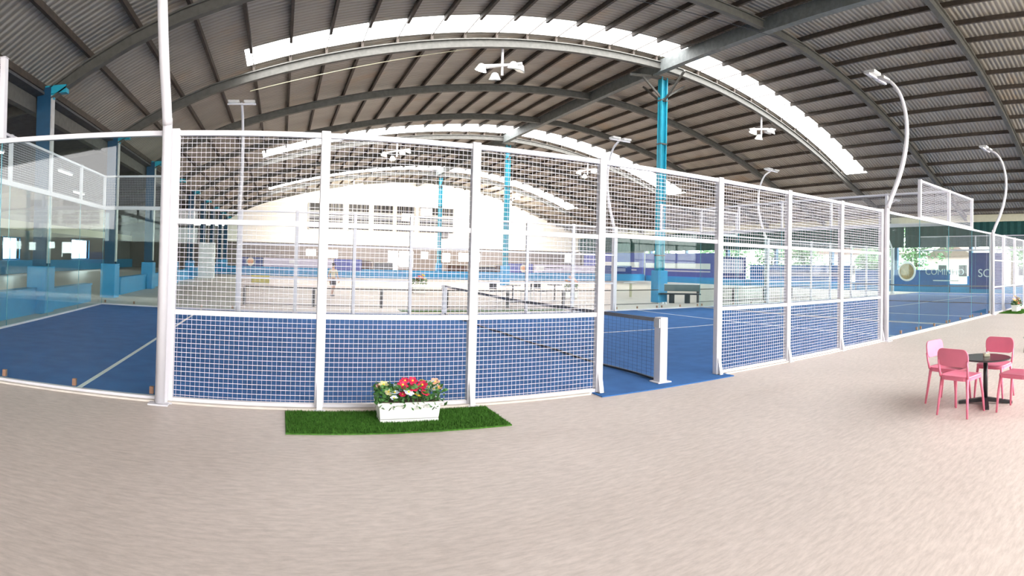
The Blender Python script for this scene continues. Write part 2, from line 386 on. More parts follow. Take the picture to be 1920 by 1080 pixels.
for k, (x, y) in enumerate(((-3.2, 9.0), (-3.0, 14.5), (-4.5, 20.0), (-6, 12))):
    e = empty('tube_light', (x, y, 4.75+.14*(x+3))); tag(e, 'lit fluorescent fitting under the dark side bay roof, %s from the near end' % ('first', 'third', 'fourth', 'second')[k], 'ceiling light', 'side bay tube lights')
    B().box(-.08, .08, -.65, .65, 0, .07).build('housing', M_WHITE, e)
    [B().tube([(q, -.6, -.02), (q, .6, -.02)], .022, 8).build('tube', M_TUBE, e) for q in (-.04, .04)]
    [B().box(-.01, .01, q-.01, q+.01, .07, .35).build('hanger', M_STEEL, e) for q in (-.4, .4)]

# far end: gable
YG = 57.0
gb = B(); gx = [XL+(XRT-XL)*i/40 for i in range(41)]
poly = [(XL, 3.4)]+[(XRT, 3.4)]+[(x, RZ(x)-.02) for x in reversed(gx)]
gb.prism(poly, 'y', YG, YG+.2)
struct(gb.build('wall_far', M_WALL), 'white arched gable wall at the far end of the hall', 'wall')
o = B().box(XL, XRT, YG-.25, YG, 3.25, 3.6).build('trim_18', M_WALL); struct(o, 'white ledge along the foot of the gable wall', 'ledge')
holesF = [(8.3, 9.4, 1.9, 2.6), (10.2, 11.9, 1.7, 2.6), (17.7, 18.9, .4, 2.7), (19.0, 20.7, .9, 2.7), (21.6, 22.5, 1.9, 2.7), (24.2, 25.2, 1.6, 2.6), (26.2, 29.0, 1.7, 2.7), (40.6, 41.6, 1.9, 2.9)]
struct(wall_with_holes('y', YG, -12.2, 44, 0, 3.4, holesF, .2).build('wall_back', mat('taupe_cladding', (.19, .165, .155), .8, var=.2, stretch=(5, 1, 1))), 'taupe wall under the gable with bright openings to daylight', 'wall')
struct(wall_with_holes('y', YG, -12.2, XL, 3.4, 5, [], .2).build('wall_annex', M_DARKW), 'dark end wall of the side bay', 'wall')
# wall added behind the camera to dim reflections and left floor; lower at right
rw = B(); rw.box(-12.2, 13, -14.2, -14, 0, 2.5); rw.box(13, 43, -14.2, -14, 0, 1.5)
rw.prism([(XL, 2.5), (6, 2.5)]+[(x, RZ(x)-.02) for x in (6, 4, 2, 0, XL)], 'y', -14.2, -14)
struct(rw.build('wall_rear_added', mat('rear_cladding', (.26, .25, .21), .8, var=.35, scale=1.2, stretch=(1, 1, 5))), 'unseen cream grey rear wall added to shape the light, open above on the right', 'wall')
# louvred window band in the gable
bays = [(8.5, 9.75), (10.6, 12.4), (13.0, 15.3), (15.9, 18.1), (18.6, 20.6), (21.3, 25.4)]
for k, (a, b) in enumerate(bays):
    e = empty('window_%d' % (20+k), (0, 0, 0)); struct(e, 'dark louvred window in the white gable wall, %s from the left' % ORD[k], 'window', 'gable louvre windows')
    B().box(a, b, YG-.06, YG-.01, 4.95, 7.9).build('panel', M_LOUVRE, e)
    f = B().box(a-.08, b+.08, YG-.14, YG-.02, 7.86, 7.95).box(a-.08, b+.08, YG-.14, YG-.02, 4.9, 4.98)
    for x in (a-.05, b+.05): f.box(x-.05, x+.05, YG-.14, YG-.02, 4.9, 7.95)
    for z in (6.95, 6.45, 5.9, 5.4): f.box(a, b, YG-.13, YG-.02, z-.06, z+.06)
    nn = max(2, int((b-a)/.42))
    for i in range(1, nn): x = a+(b-a)*i/nn; f.box(x-.015, x+.015, YG-.12, YG-.02, 4.95, 7.9)
    f.build('frame', M_FRAME, e)
for k, (x, z, d) in enumerate(((19.8, 6.6, 'below the ridge line'), (22.0, 7.3, 'right of the middle bays'))):
    e = empty('air_conditioner', (x, YG-.1, z)); tag(e, 'white wall mounted unit on the gable windows, %s' % d, 'air conditioner')
    B().box(-.7, .7, -.45, 0, -.45, .45).build('housing', M_WHITE, e, bevel=.03)
    B().box(-.5, .5, -.47, -.44, -.32, .32).build('grille', M_SILVER, e)
e = empty('vent_box', (24.3, YG-.05, 4.75)); tag(e, 'small dark box fixed on the white gable wall under the windows', 'vent')
B().box(-.5, .5, -.3, 0, -.35, .35).build('housing', M_SHORTS, e, bevel=.02); B().box(-.4, .4, -.33, -.29, .05, .1).box(-.4, .4, -.33, -.29, -.12, -.07).build('slat', M_GREY, e)

# low blue wall at Y=43 with banners; lots of things behind
struct(B().box(-.6, 13.9, 43, 43.2, 0, .74).build('low_wall', M_SKYBLUE), 'low sky blue wall across the far end, left stretch', 'low wall', 'far blue parapet')
struct(B().box(13.9, 42.8, 43, 43.2, 0, .74).build('low_wall', M_SKYBLUE), 'low sky blue wall across the far end, right stretch', 'low wall', 'far blue parapet')
def banner(x0, x1, z0, z1, m, label, y=42.96, deco=(), axis='y', th=.04):
    e = empty('banner', (0, 0, 0)); tag(e, label, 'banner', 'sponsor banners')
    def bx(a, b, c, d, t0, t1):
        return B().box(a, b, y-t1, y-t0, c, d) if axis == 'y' else B().box(y-t1, y-t0, a, b, c, d)
    bx(x0, x1, z0, z1, 0, th).build('panel', m, e)
    if axis == 'x':
        for q in (x0+.03, x1-.03): B().box(y-.02, y+.02, q-.02, q+.02, 0, z1+.04).build('pole', M_STEEL, e)
    for (a, b, c, d, mm) in deco: bx(a, b, c, d, th, th+.02).build('printed_band', mm, e)
    return e
def disc(e, c, r, m, axis, y0, y1, name='emblem', n=40):
    poly = [(c[0]+r*cos(2*pi*k/n), c[1]+r*sin(2*pi*k/n)) for k in range(n)]
    B().prism(poly, axis, y0, y1).build(name, m, e)
b = banner(1.7, 3.9, .76, 1.56, M_NAVYB, 'dark blue banner with a round orange emblem on the far blue wall')
disc(b, (2.8, 1.16), .36, M_CREAM, 'y', 42.88, 42.92); disc(b, (2.8, 1.16), .24, M_ORANGE, 'y', 42.86, 42.89, 'emblem_core')
banner(3.95, 10.05, .76, 1.55, M_LILAC, 'long lilac banner left of the person in khaki', deco=((4.6, 9.4, .80, .87, M_SOFT), (6.2, 6.7, 1.1, 1.4, M_PRINT)))
banner(10.15, 12.6, .62, 1.6, M_BANNER, 'indigo banner right of the person in khaki', deco=((10.6, 12.0, .9, .96, M_SOFT),))
b = banner(26.4, 29.2, .72, 1.6, M_BANNER, 'indigo banner with a cream round emblem on the far blue wall')
disc(b, (28.2, 1.15), .38, M_CREAM, 'y', 42.88, 42.92); disc(b, (28.2, 1.15), .25, M_ORANGE, 'y', 42.86, 42.89, 'emblem_core')
banner(29.3, 37.5, .76, 1.58, M_LILAC, 'long lilac banner right of the cream emblem banner', deco=((30.5, 32.5, 1.25, 1.32, M_SHORTS), (30.2, 36.5, .80, .9, M_SOFT), (29.5, 30.4, 1.0, 1.45, M_PRINT)))
banner(37.6, 41.0, .76, 1.62, M_NAVYB, 'dark banner at the right corner of the far blue wall', deco=((38.3, 40.2, 1.0, 1.35, M_SOFT),))
# clutter behind the parapet: racks / cabinets
rr_ = random.Random(3)
spots = [(13.2, 46, 1.5, 1.5, M_BROWN, 'reddish brown cabinet'), (15.2, 46.5, 1.8, 1.35, M_DARKW, 'grey cabinet'), (22.4, 46, 1.9, 1.3, M_BROWN, 'dark brown cabinet'), (25.2, 45.6, 2.0, 1.2, M_SHORTS, 'black cabinet'), (27.4, 46.3, 1.6, 1.45, M_BROWN, 'wide brown cabinet')]
for (x, y, wd, h, m, lab) in spots:
    e = empty('storage_cabinet', (x, y, 0)); tag(e, lab+' standing behind the far blue wall near the daylight openings', 'cabinet', 'cabinets behind the far wall')
    B().box(-wd/2, wd/2, -.3, .3, 0, h).build('body', m, e)
    for s in (-1, 1): B().box(min(0.03*s, s*(wd/2-.04)), max(.03*s, s*(wd/2-.04)), -.33, -.3, .08, h-.08).build('door', m, e)
    B().box(-wd/2-.04, wd/2+.04, -.36, .34, h, h+.05).build('top', M_CREAM, e)

# right side wall
XW = 43.0
struct(B().box(XW, XW+.25, -14, 1.0, 0, 5.6).build('wall_right_near_added', M_DARKW), 'unseen grey wall added on the right near the aisle end to block glare', 'wall')  # added out of view, keeps bright sky from washing out the court glass
struct(B().box(XW, XW+.25, 43.3, 57.2, 0, 3.4).build('wall_right_far', M_DARKW), 'grey closed part of the right wall beyond the far court', 'wall')
struct(B().box(XW, XW+.25, 1.0, 43.2, 0, .62).build('low_wall', M_SKYBLUE), 'long low sky blue wall along the right side of the hall', 'low wall')
struct(B().box(42.4, 42.75, -12.5, 57, 5.0, 5.5).build('trim_19', M_CREAM), 'cream yellow eaves beam on the right side', 'beam')
struct(B().box(42.5, 42.7, -12, 57, 5.5, 5.75).build('trim_60', M_PURLIN), 'dark gutter strip above the cream eaves beam', 'beam')
for k, (a, b) in enumerate(((1, 12), (12.1, 30), (30.1, 57))):
    bb = B(); n = int((b-a)*4)
    for i in range(n):
        y0, y1 = a+(b-a)*i/n, a+(b-a)*(i+1)/n; d0, d1 = .05*(i % 2), .05*((i+1) % 2)
        bb.add([(42.5+d0, y0, 3.25), (42.5+d1, y1, 3.25), (42.5+d1, y1, 5.05), (42.5+d0, y0, 5.05), (42.53+d0, y0, 3.25), (42.53+d1, y1, 3.25), (42.53+d1, y1, 5.05), (42.53+d0, y0, 5.05)], [(0, 1, 2, 3), (7, 6, 5, 4), (0, 4, 5, 1), (2, 6, 7, 3)])
    o = bb.build('shade_curtain', M_GREEN_NET); tag(o, 'dark green shade cloth hung under the right eaves, %s length' % ('nearest', 'middle', 'farthest')[k], 'curtain', 'green shade cloths')
for k, y in enumerate(FRAMES[:8]):
    e = empty('roof_column', (43.5, y, 0)); struct(e, 'dark steel column on the right side, %s from the near end' % ORD[k], 'column', 'right side columns')
    B().box(-.15, .15, -.12, .12, 0, RZ(42.4)-.1).build('shaft', M_NAVY if k else M_BROWN, e); B().box(-.22, .22, -.22, .22, 0, 1.2).build('base_block', M_SKYBLUE, e, bevel=.02)
def text(e, s, size, loc, rot, m):
    c = bpy.data.curves.new('lettering', 'FONT'); c.body = s; c.size = size; c.extrude = .01; c.align_x = 'CENTER'
    o = bpy.data.objects.new('lettering', c); COL.objects.link(o); o.parent = e; o.location = loc; o.rotation_euler = rot; c.materials.append(m)
    me = bpy.data.meshes.new_from_object(o.evaluated_get(bpy.context.evaluated_depsgraph_get())); bpy.data.objects.remove(o)
    o = bpy.data.objects.new('lettering', me); COL.objects.link(o); o.parent = e; o.location = loc; o.rotation_euler = rot; return o
ROTX = (pi/2, 0, -pi/2)
b = banner(8.6, 16.5, .42, 1.62, M_BLUEB, 'wide royal blue banner with a round brown emblem and white lettering', y=42.92, axis='x')
disc(b, (12.0, 1.5), .72, M_PALE, 'x', 42.82, 42.88, 'emblem_ring'); disc(b, (12.0, 1.5), .58, M_OCHRE, 'x', 42.79, 42.83)
text(b, 'COMINHO', .62, (42.86, 9.0, 1.28), ROTX, M_PRINT)
B().box(42.86, 42.885, 7.9, 9.9, .82, .9).build('printed_band', M_PRINT, b)
b = banner(4.6, 7.1, .3, 2.85, M_NAVYB, 'tall navy banner with white letters beside the white court corner', y=42.92, axis='x')
text(b, 'SC', .8, (42.86, 6.0, 1.15), ROTX, M_PRINT)
b = banner(16.8, 27.5, .62, 1.9, M_BLUEB, 'royal blue banner further back on the right wall', y=42.9, axis='x', deco=((18, 26, 1.0, 1.4, M_SOFT),))
b = banner(31.6, 40.6, .62, 3.0, M_BANNER, 'large indigo banner with white lettering band right of the teal column', y=42.9, axis='x', deco=((32.6, 39.7, 1.42, 1.98, M_PRINT), (32.6, 39.7, 1.12, 1.25, M_LILAC)))
b = banner(41.2, 42.9, .62, 3.0, M_BANNER, 'indigo banner left of the teal column, short piece in the corner', y=42.9, axis='x', deco=((41.3, 42.8, 1.42, 1.98, M_PRINT),))
b = banner(43.3, 56, .7, 3.1, M_BANNER, 'long indigo banner beyond the far corner of the right wall', y=42.9, axis='x', deco=((44, 52, 1.45, 2.05, M_PRINT), (44.5, 51, 1.1, 1.25, M_LILAC)))
b = banner(28.0, 31.4, .62, 2.6, M_NAVYB, 'dark navy banner behind the court doorway post on the right wall', y=42.9, axis='x')

# ------------------------------------------------------------------ outside on the right
def tree(x, y, h, r, label, seed):
    e = empty('tree', (x, y, -.2)); tag(e, label, 'tree', 'trees outside the hall'); rg = random.Random(seed)
    B().tube([(0, 0, 0), (.1, .05, h*.35), (0, .1, h*.6), (.05, 0, h*.85)], [.22, .17, .1, .04], 8).build('trunk', M_BARK, e)
    b = B()
    blobs = [(rg.uniform(-.6, .6)*r, rg.uniform(-.6, .6)*r, h*rg.uniform(.38, .95), r*rg.uniform(.35, .6)) for _ in range(9)]
    for _ in range(1500):
        c = rg.choice(blobs); d = Vector((rg.gauss(0, 1), rg.gauss(0, 1), rg.gauss(0, 1))).normalized()*c[3]*rg.uniform(.6, 1.05)
        p = Vector(c[:3])+d; a = Vector((rg.gauss(0, 1), rg.gauss(0, 1), rg.gauss(0, 1))).normalized(); t = a.orthogonal().normalized(); s = rg.uniform(.12, .26)
        b.add([p-a*s, p+t*s*.5, p+a*s, p-t*s*.5], [(0, 1, 2, 3)])
    b.build('leaves', M_TREE, e)
tree(52, 15.5, 6.5, 3.0, 'bushy green tree outside, behind the round emblem banner', 1)
tree(49, 18.6, 3.4, 1.5, 'small green tree just outside the right wall', 2)
tree(60, 8.5, 8.5, 3.4, 'tall green tree outside to the right of the rose building', 3)
tree(55, 21.5, 6.5, 3.2, 'leafy tree outside opposite the far court', 4)
for k_ in range(7):
    tree(50.5+1.2*(k_ % 2), 27+5.2*k_, 4.2, 2.2, 'leafy tree in the row outside the right wall, %s from the near end' % ORD[k_], 20+k_)
tree(53, 5, 6.5, 2.4, 'slim tree outside near the tall navy banner', 6)
def house(x, y, wd, dp, h, m, label):
    e = empty('house', (x, y, -.2)); tag(e, label, 'building', 'buildings outside the hall')
    B().box(0, wd, -dp/2, dp/2, 0, h).build('walls', m, e)
    B().prism([(-dp/2-.3, h), (dp/2+.3, h), (0, h+1.4)], 'x', -.3, wd+.3).build('roof', M_BROWN, e)
    for i in range(int(dp/2.2)):
        yy = -dp/2+1.1+2.2*i
        f = B().box(-.05, 0, yy-.5, yy+.5, 1.1, 2.4).build('window', M_FRAME, e); B().box(-.07, -.04, yy-.42, yy+.42, 1.2, 2.3).build('pane', M_SHORTS, f)
house(58, 14.5, 8, 5, 3.2, M_ROSE, 'rose walled house outside, left of the steel column')
house(70, 8.0, 8, 7, 4.6, M_PALE, 'pale house outside between the trees')
house(64, 32, 8, 20, 3.6, M_PALE, 'long pale house outside beyond the far court')

# ------------------------------------------------------------------ court fittings
def wires(x0, x1, z0, z1, step=.052, wh=.0046, wv=.0026):
    b = B(); n = max(1, round((z1-z0)/step)); 
    for i in range(1, n): z = z0+(z1-z0)*i/n; b.box(x0, x1, -wh/2, wh/2, z-wh/2, z+wh/2)
    n = max(1, round((x1-x0)/step))
    for i in range(1, n): x = x0+(x1-x0)*i/n; b.box(x-wv/2, x+wv/2, -wv/2+.004, wv/2+.004, z0, z1)
    return b
def mesh_panel(width, bands, label, loc, rz, group, proto={}):
    """bands = list of (z0,z1) welded mesh fields; local x along the wall"""
    key = (round(width, 3), tuple(bands))
    if key in proto:
        e = copy_tree(proto[key]); e.location = loc; e.rotation_euler = (0, 0, rz)
    else:
        e = empty('mesh_panel', loc, rz)
        zs = sorted(set([z for bd in bands for z in bd]))
        for z in zs:
            t = .055
            zz = z+t/2 if z == zs[0] else (z-t/2 if z == zs[-1] else z)
            B().box(.05, width-.05, -.028, .028, zz-t/2, zz+t/2).build('rail', M_WHITE, e)
        b = B()
        for z0, z1 in bands:
            ww = wires(.05, width-.05, z0+.03, z1-.03); b.add(ww.v, ww.f)
        b.build('wire_mesh', M_WIRE, e)
        proto[key] = e
    tag(e, label, 'fence panel', group); return e
def post(x, y, z0, z1, label, group, w_=.095, plate=True):
    e = empty('fence_post', (x, y, 0)); tag(e, label, 'fence post', group)
    B().box(-w_/2, w_/2, -.045, .045, z0, z1).build('shaft', M_WHITE, e, bevel=.006)
    if plate and z0 < .1:
        B().box(-w_*.5-.01, w_*.5+.01, -.12, .06, 0, .012).prism([(-.11, .01), (-.045, .01), (-.045, .30)], 'x', -.03, .03).build('base_plate', M_WHITE, e)
    else:
        B().box(-w_/2-.005, w_/2+.005, -.05, .05, z1, z1+.008).build('cap', M_WHITE, e)
    return e
def glass_panel(width, z1, label, loc, rz, group, bottom=True, clamps=True):
    e = empty('glass_panel', loc, rz); tag(e, label, 'glass panel', group)
    B().box(.008, width-.008, -.006, .006, .05, z1-.05).build('pane', M_GLASS, e)
    for a in (0, width-.004): B().box(a, a+.004, -.006, .006, .05, z1-.05).build('edge', M_GLASS_EDGE, e)
    B().box(0, width, -.03, .03, z1-.055, z1).build('rail', M_WHITE, e)
    B().box(0, width, -.03, .03, 0, .05).build('sill', M_WHITE, e)
    if clamps:
        for x in (.12, width/2-.0, width-.12):
            B().box(x-.022, x+.022, -.014, .03, .07, .15).build('clamp', M_CLAMP, e)
    return e
def raised(width, label, loc, rz, group): return mesh_panel(width, [(3.0, 4.0)], label, loc, rz, group)

def light_pole(x, y, sgn, label, lit=False, straight=False):
    """sgn = -1 bulges towards the aisle (-y), +1 away"""
    e = empty('court_light_pole', (x, y, 0)); tag(e, label, 'light pole', 'curved court light poles')
    yo = sgn*.11
    pts = [(0, yo, 0), (0, yo, 2.85), (0, yo+sgn*.02, 3.05), (0, yo+sgn*.10, 3.28), (0, yo+sgn*.26, 3.65), (0, yo+sgn*.40, 4.1), (0, yo+sgn*.48, 4.6), (0, yo+sgn*.46, 5.1), (0, yo+sgn*.32, 5.6), (0, yo+sgn*.06, 5.95), (0, yo-sgn*.30, 6.12)]
    # smooth with Catmull-Rom
    P = [Vector(p) for p in pts]; out = [P[0]]
    for i in range(1, len(P)-2):
        for t in (0, .25, .5, .75):
            a, b_, c, d = P[i-1], P[i], P[i+1], P[i+2]
            out.append(.5*((2*b_)+(c-a)*t+(2*a-5*b_+4*c-d)*t*t+(3*b_-a-3*c+d)*t**3))
    out += [P[-2], P[-1]]
    B().tube(out, [.055 if p.z < 4 else .055-.018*(p.z-4)/2 for p in out], 12).build('pole', M_WHITE, e, smooth=True)
    B().box(-.11, .11, yo-.11, yo+.11, 0, .015).build('base_plate', M_WHITE, e)
    tip = P[-1]
    B().box(-.42, .42, tip.y-.03, tip.y+.03, tip.z-.06, tip.z-.02).build('crossarm', M_WHITE, e)
    for s in (-1, 1):
        f = B().box(s*.23-.16, s*.23+.16, tip.y-.14, tip.y+.14, tip.z-.01, tip.z+.05).build('floodlight', M_SILVER, e)
        B().box(s*.23-.14, s*.23+.14, tip.y-.12, tip.y+.12, tip.z-.02, tip.z-.01).build('lens', M_LAMP_DIM, f)
    return e

def line(x0, x1, y0, y1): return B().box(x0, x1, y0, y1, .012, .015)
def court(X0, names):
    """one padel court with its carpet, lines, net"""
    nm = names
    struct(B().box(X0+.03, X0+L-.03, 0.03, W-.03, 0, .012).box(X0+9.25, X0+11.6, -.27, .03, 0, .012).build('floor_turf', M_TURF), 'blue artificial turf of the %s' % nm, 'court turf')
    for (a, b_, c, d, lab) in ((3.10, 3.16, .05, W-.05, 'left service line'), (17.67, 17.73, .05, W-.05, 'right service line'), (2.95, 17.9, 5.185, 5.24, 'long centre line')):
        struct(line(X0+a, X0+b_, c, d).build('trim_line', M_LINE), 'white %s on the turf of the %s' % (lab, nm), 'court line', 'painted court lines')
    e = empty('court_net', (X0+10.42, 0, 0)); tag(e, 'dark tennis style net with white box posts crossing the %s' % nm, 'net')
    for y in (.02, W-.12):
        p = B().box(-.065, .065, y-.05, y+.09, .02, .92).box(-.12, .12, y-.09, y+.12, .012, .03).build('post', M_WHITE, e, bevel=.006)
        B().box(-.085, -.06, y-.04, y+.08, .78, .9).build('winder', M_SILVER, p)
    b = B(); ya, yb = .14, W-.14; top = lambda y: .90-.05*(1-abs(y-W/2)/(W/2))
    n = 90
    for i in range(n+1): y = ya+(yb-ya)*i/n; b.box(-.001, .001, y-.001, y+.001, .03, top(y)-.04)
    for j in range(16):
        for i in range(8):
            y0, y1 = ya+(yb-ya)*i/8, ya+(yb-ya)*(i+1)/8; f = (j+.5)/16
            b.bar((0, y0, .03+f*(top(y0)-.07)), (0, y1, .03+f*(top(y1)-.07)), .0022)
    b.build('netting', M_NET, e)
    b = B()
    for i in range(10):
        y0, y1 = ya+(yb-ya)*i/10, ya+(yb-ya)*(i+1)/10; b.bar((0, y0, top(y0)-.025), (0, y1, top(y1)-.025), .012, .055)
    b.build('tape', M_TAPE, e)
    b = B()
    for i in range(20):
        y0, y1 = ya+(yb-ya)*i/20, ya+(yb-ya)*(i+1)/20; b.bar((0.01, y0, .03+.012*sin(i*1.3)), (0.01, y1, .03+.012*sin((i+1)*1.3)), .03)
    b.build('bottom_cord', M_BLACK, e)
court(0, 'near court'); court(L, 'second court beyond the end glass')

PH = [(0.0, 1.0), (1.0, 2.0), (2.0, 3.0)]
wide_door = PX[4]-PX[3]
def side(X0, y, nm, grp, near):
    """a long side: glass bay, mesh, door, mesh, glass bay"""
    for k in range(3): mesh_panel(1.727, PH, 'white mesh panel, %s, %s from the glass corner post' % (nm, ORD[k]), (X0+PX[k], y, 0), 0, grp+' mesh panels')
    mesh_panel(wide_door, [(2.0, 3.0)], 'short white mesh panel above the doorway of the %s' % nm, (X0+PX[3], y, 0), 0, grp+' mesh panels')
    for k in range(3): mesh_panel(1.727, PH, 'white mesh panel, %s, %s to the right of the doorway' % (nm, ORD[k]), (X0+PX[4+k], y, 0), 0, grp+' mesh panels')
    pl = ['where the first glass meets the mesh', 'one panel right of the glass corner', 'two panels right of the glass corner', 'on the left of the doorway', 'on the right of the doorway', 'one panel right of the doorway', 'two panels right of the doorway', 'where the mesh meets the second glass']
    for k, x in enumerate(PX):
        big = k in (0, 7)
        post(X0+x+(.05 if k == 0 else 0), y, 0, 3.02, 'white post, %s, %s' % (nm, pl[k]), grp+' posts', .15 if big else .10)
    for k, (a, lab) in enumerate(((0, 'corner bay of the left end'), (2.085, 'bay beside the left mesh'), (PX[7], 'bay beside the right mesh'), (PX[7]+2.085, 'corner bay of the right end'))):
        if X0 > 0 and k > 1: continue
        glass_panel(2.085, 3.0, 'clear glass, %s, %s' % (nm, lab), (X0+a, y, 0), 0, grp+' glass panels')
    for k, (a, lab) in enumerate(((0, 'left'), (L-2.085, 'right'))):
        if X0 > 0 and k: continue
        raised(2.085, 'raised mesh above glass, %s end, %s' % (lab, nm), (X0+a, y, 0), 0, grp+' raised mesh')
        for x in (a, a+2.085):
            if X0 > 0 and x == 0: continue
            post(X0+x, y, 3.0, 4.0, 'short raised mesh upright, %s end, %s, %s edge' % (lab, nm, 'left' if x == a else 'right'), grp+' raised uprights', .07, False)
side(0, 0, 'near long side', 'near side', True)
side(0, W, 'far long side', 'far side', False)
side(L, 0, 'second court near side', 'second court near side', False)
side(L, W, 'second court far side', 'second court far side', False)
def end(X, nm, grp):
    for k in range(5):
        y = k*W/5
        glass_panel(W/5, 3.0, 'clear glass panel of the %s, %s from the aisle' % (nm, ORD[k]), (X, y, 0), pi/2, grp+' glass panels', clamps=False)
        raised(W/5, 'mesh panel on top of the %s, %s from the aisle' % (nm, ORD[k]), (X, y, 0), pi/2, grp+' top mesh')
        if k: post(X, y, 3.0, 4.0, 'short white upright on the %s, %s from aisle' % (nm, ORD[k-1]), grp+' uprights', .07, False)
end(0, 'left end wall', 'left end wall'); end(L, 'end wall between the two courts', 'middle end wall'); end(2*L, 'distant end wall', 'distant end wall')
struct(B().box(-.06, 9.2, -.09, -.032, 0, .02).box(11.62, L+9.2, -.09, -.032, 0, .02).box(L+11.62, 2*L+.06, -.09, -.032, 0, .02).box(-.06, 2*L+.06, W+.03, W+.45, 0, .03).box(-.35, -.03, -.09, W+.45, 0, .03).build('trim_kerb', M_KERB), 'pale concrete edge strip around the blue courts', 'kerb')
light_pole(4*U+.0, 0, -1, 'tall curved white light pole beside the glass corner post, nearest the camera')
light_pole(16*U+.06, 0, -1, 'curved white light pole at the right end of the near mesh wall')
light_pole(24*U, 0, -1, 'curved white light pole at the start of the second court mesh')
light_pole(4*U, W, 1, 'far side light pole with twin lamps behind the first mesh panel')
light_pole(16*U, W, 1, 'far side light pole seen beside the doorway post')
light_pole(24*U, W, 1, 'far side light pole of the second court')
light_pole(36*U, W, 1, 'most distant light pole of the second court')

# ------------------------------------------------------------------ hanging floodlight clusters
def cluster(x, y, label, lit, power=140, tilt=0):
    zr = RZ(x)-.6; e = empty('floodlight_cluster', (x, y, zr)); tag(e, label, 'floodlight', 'hanging floodlight clusters')
    B().tube([(0, 0, .2), (0, 0, -.9)], .05, 8).build('stem', M_WHITE, e)
    B().bar((-.9, -.25, -.75), (.8, .2, -.3), .09).bar((-.5, .4, -.55), (.6, -.5, -.5), .08).build('crossarm', M_SILVER, e)
    for k, (dx, dy, dz, a) in enumerate(((-.95, -.3, -.85, .5), (-.35, -.15, -1.05, -.4), (.85, .25, -.4, .9), (.25, -.5, -.65, 0))):
        f = empty('lamp', (dx, dy, dz), a); f.parent = e; f.rotation_euler = (.35, 0, a)
        B().lathe([(.05, .16), (.12, .12), (.2, -.05), (.24, -.1)], (0, 0, 0), 14).build('reflector', M_SILVER, f, smooth=True)
        B().lathe([(.2, -.115), (.2, -.10)], (0, 0, 0), 14).build('lens', M_LAMP if (lit or k == 0) else M_LAMP_DIM, f)
    if lit:
        ld = bpy.data.lights.new('lamp_light', 'AREA'); ld.energy = power; ld.size = .6; ld.color = (1, .93, .8)
        lo = bpy.data.objects.new('lamp_light', ld); COL.objects.link(lo); lo.parent = e; lo.location = (0, 0, -1.3); lo.rotation_euler = (tilt, 0, 0)
cluster(13.4, 13.4, 'unlit cluster of floodlights hanging under the nearest skylight', False)
cluster(27.9, 13.4, 'cluster of floodlights hanging at the right slope of the nearest skylight', False)
cluster(13.1, 31.1, 'bright lit floodlight cluster under the middle skylight, left of the ridge', True)
cluster(28.0, 31.1, 'bright lit floodlight cluster under the middle skylight, right of the ridge', True)

for x_, lab_ in ((12.5, 'added floodlight cluster brightening the gable, under the farthest skylight, left of the ridge'), (29.5, 'added floodlight cluster brightening the gable, under the farthest skylight, right of the ridge')):
    cluster(x_, 48.9, lab_, True, 520, 1.3)  # invented clusters, their lamps tilted to brighten the white gable wall
# ------------------------------------------------------------------ low dark rail barrier behind the court
bx0 = 4.25
for k in range(12):
    if k == 7: continue
    x = bx0+2.33*k
    e = empty('barrier_section', (x, 12.75, 0)); tag(e, 'low dark rail barrier behind the near court, %s section' % ORD[k], 'barrier', 'low barrier sections')
    B().box(.0, 2.33, -.02, .02, .60, .635).build('top_rail', M_DRAIN, e); B().box(0, 2.33, -.02, .02, .03, .055).build('bottom_rail', M_DRAIN, e)
    B().box(-.05, .05, -.03, .03, 0, .6).build('leg', M_DRAIN, e)
struct(B().box(-.5, 32, 23.9, 23.96, 0, .004).build('trim_court_line', M_LINE), 'thin pale line across the beige floor behind the barrier', 'court line')

# ------------------------------------------------------------------ planters
def grass_mat_obj(x0, x1, y0, y1, label, poly=None):
    e = empty('grass_mat', (0, 0, 0)); tag(e, label, 'grass mat', 'artificial grass mats')
    poly = poly or [(x0, y0), (x1, y0), (x1, y1), (x0, y1)]
    B().prism(poly, 'z', 0, .012).build('backing', M_GRASS, e)
    b = B(); rg = random.Random(5); area = (x1-x0)*(y1-y0); n = int(area*9000)
    for _ in range(n):
        x, y = rg.uniform(x0+.01, x1-.01), rg.uniform(y0+.01, y1-.01)
        a = rg.uniform(0, 2*pi); dx, dy = cos(a)*.004, sin(a)*.004; l1, l2 = rg.gauss(0, .008), rg.gauss(0, .008); h = rg.uniform(.018, .032)
        b.add([(x-dx, y-dy, .01), (x+dx, y+dy, .01), (x+l1, y+l2, .01+h)], [(0, 1, 2)])
    o = b.build('blades', M_GRASS, e); o['kind'] = 'stuff'; return e
def flower(kind, m, mc, rg, s):
    """returns (petal builder, centre builder)"""
    b = B(); n = 6
    up = Vector((rg.uniform(-.4, .4), rg.uniform(-.9, .1), 1)).normalized(); t = up.orthogonal().normalized(); w_ = up.cross(t)
    for ring, (rad, lift, nn) in enumerate(((s, .15, 6), (s*.68, .45, 5))):
        for k in range(nn):
            a = 2*pi*k/nn+ring*.5; d = t*cos(a)+w_*sin(a); sd = up.cross(d)
            p0, p1, p2 = d*.1*rad, d*rad*.6+up*rad*lift*.5, d*rad+up*rad*lift
            b.add([p0-sd*.1*rad, p0+sd*.1*rad, p1+sd*.42*rad, p2+sd*.22*rad, p2-sd*.22*rad, p1-sd*.42*rad], [(0, 1, 2, 5), (5, 2, 3, 4)])
    c = B(); c.lathe([(.001, -.1*s), (.22*s, 0), (.2*s, .2*s), (.001, .3*s)], (0, 0, 0), 8)
    return b, c
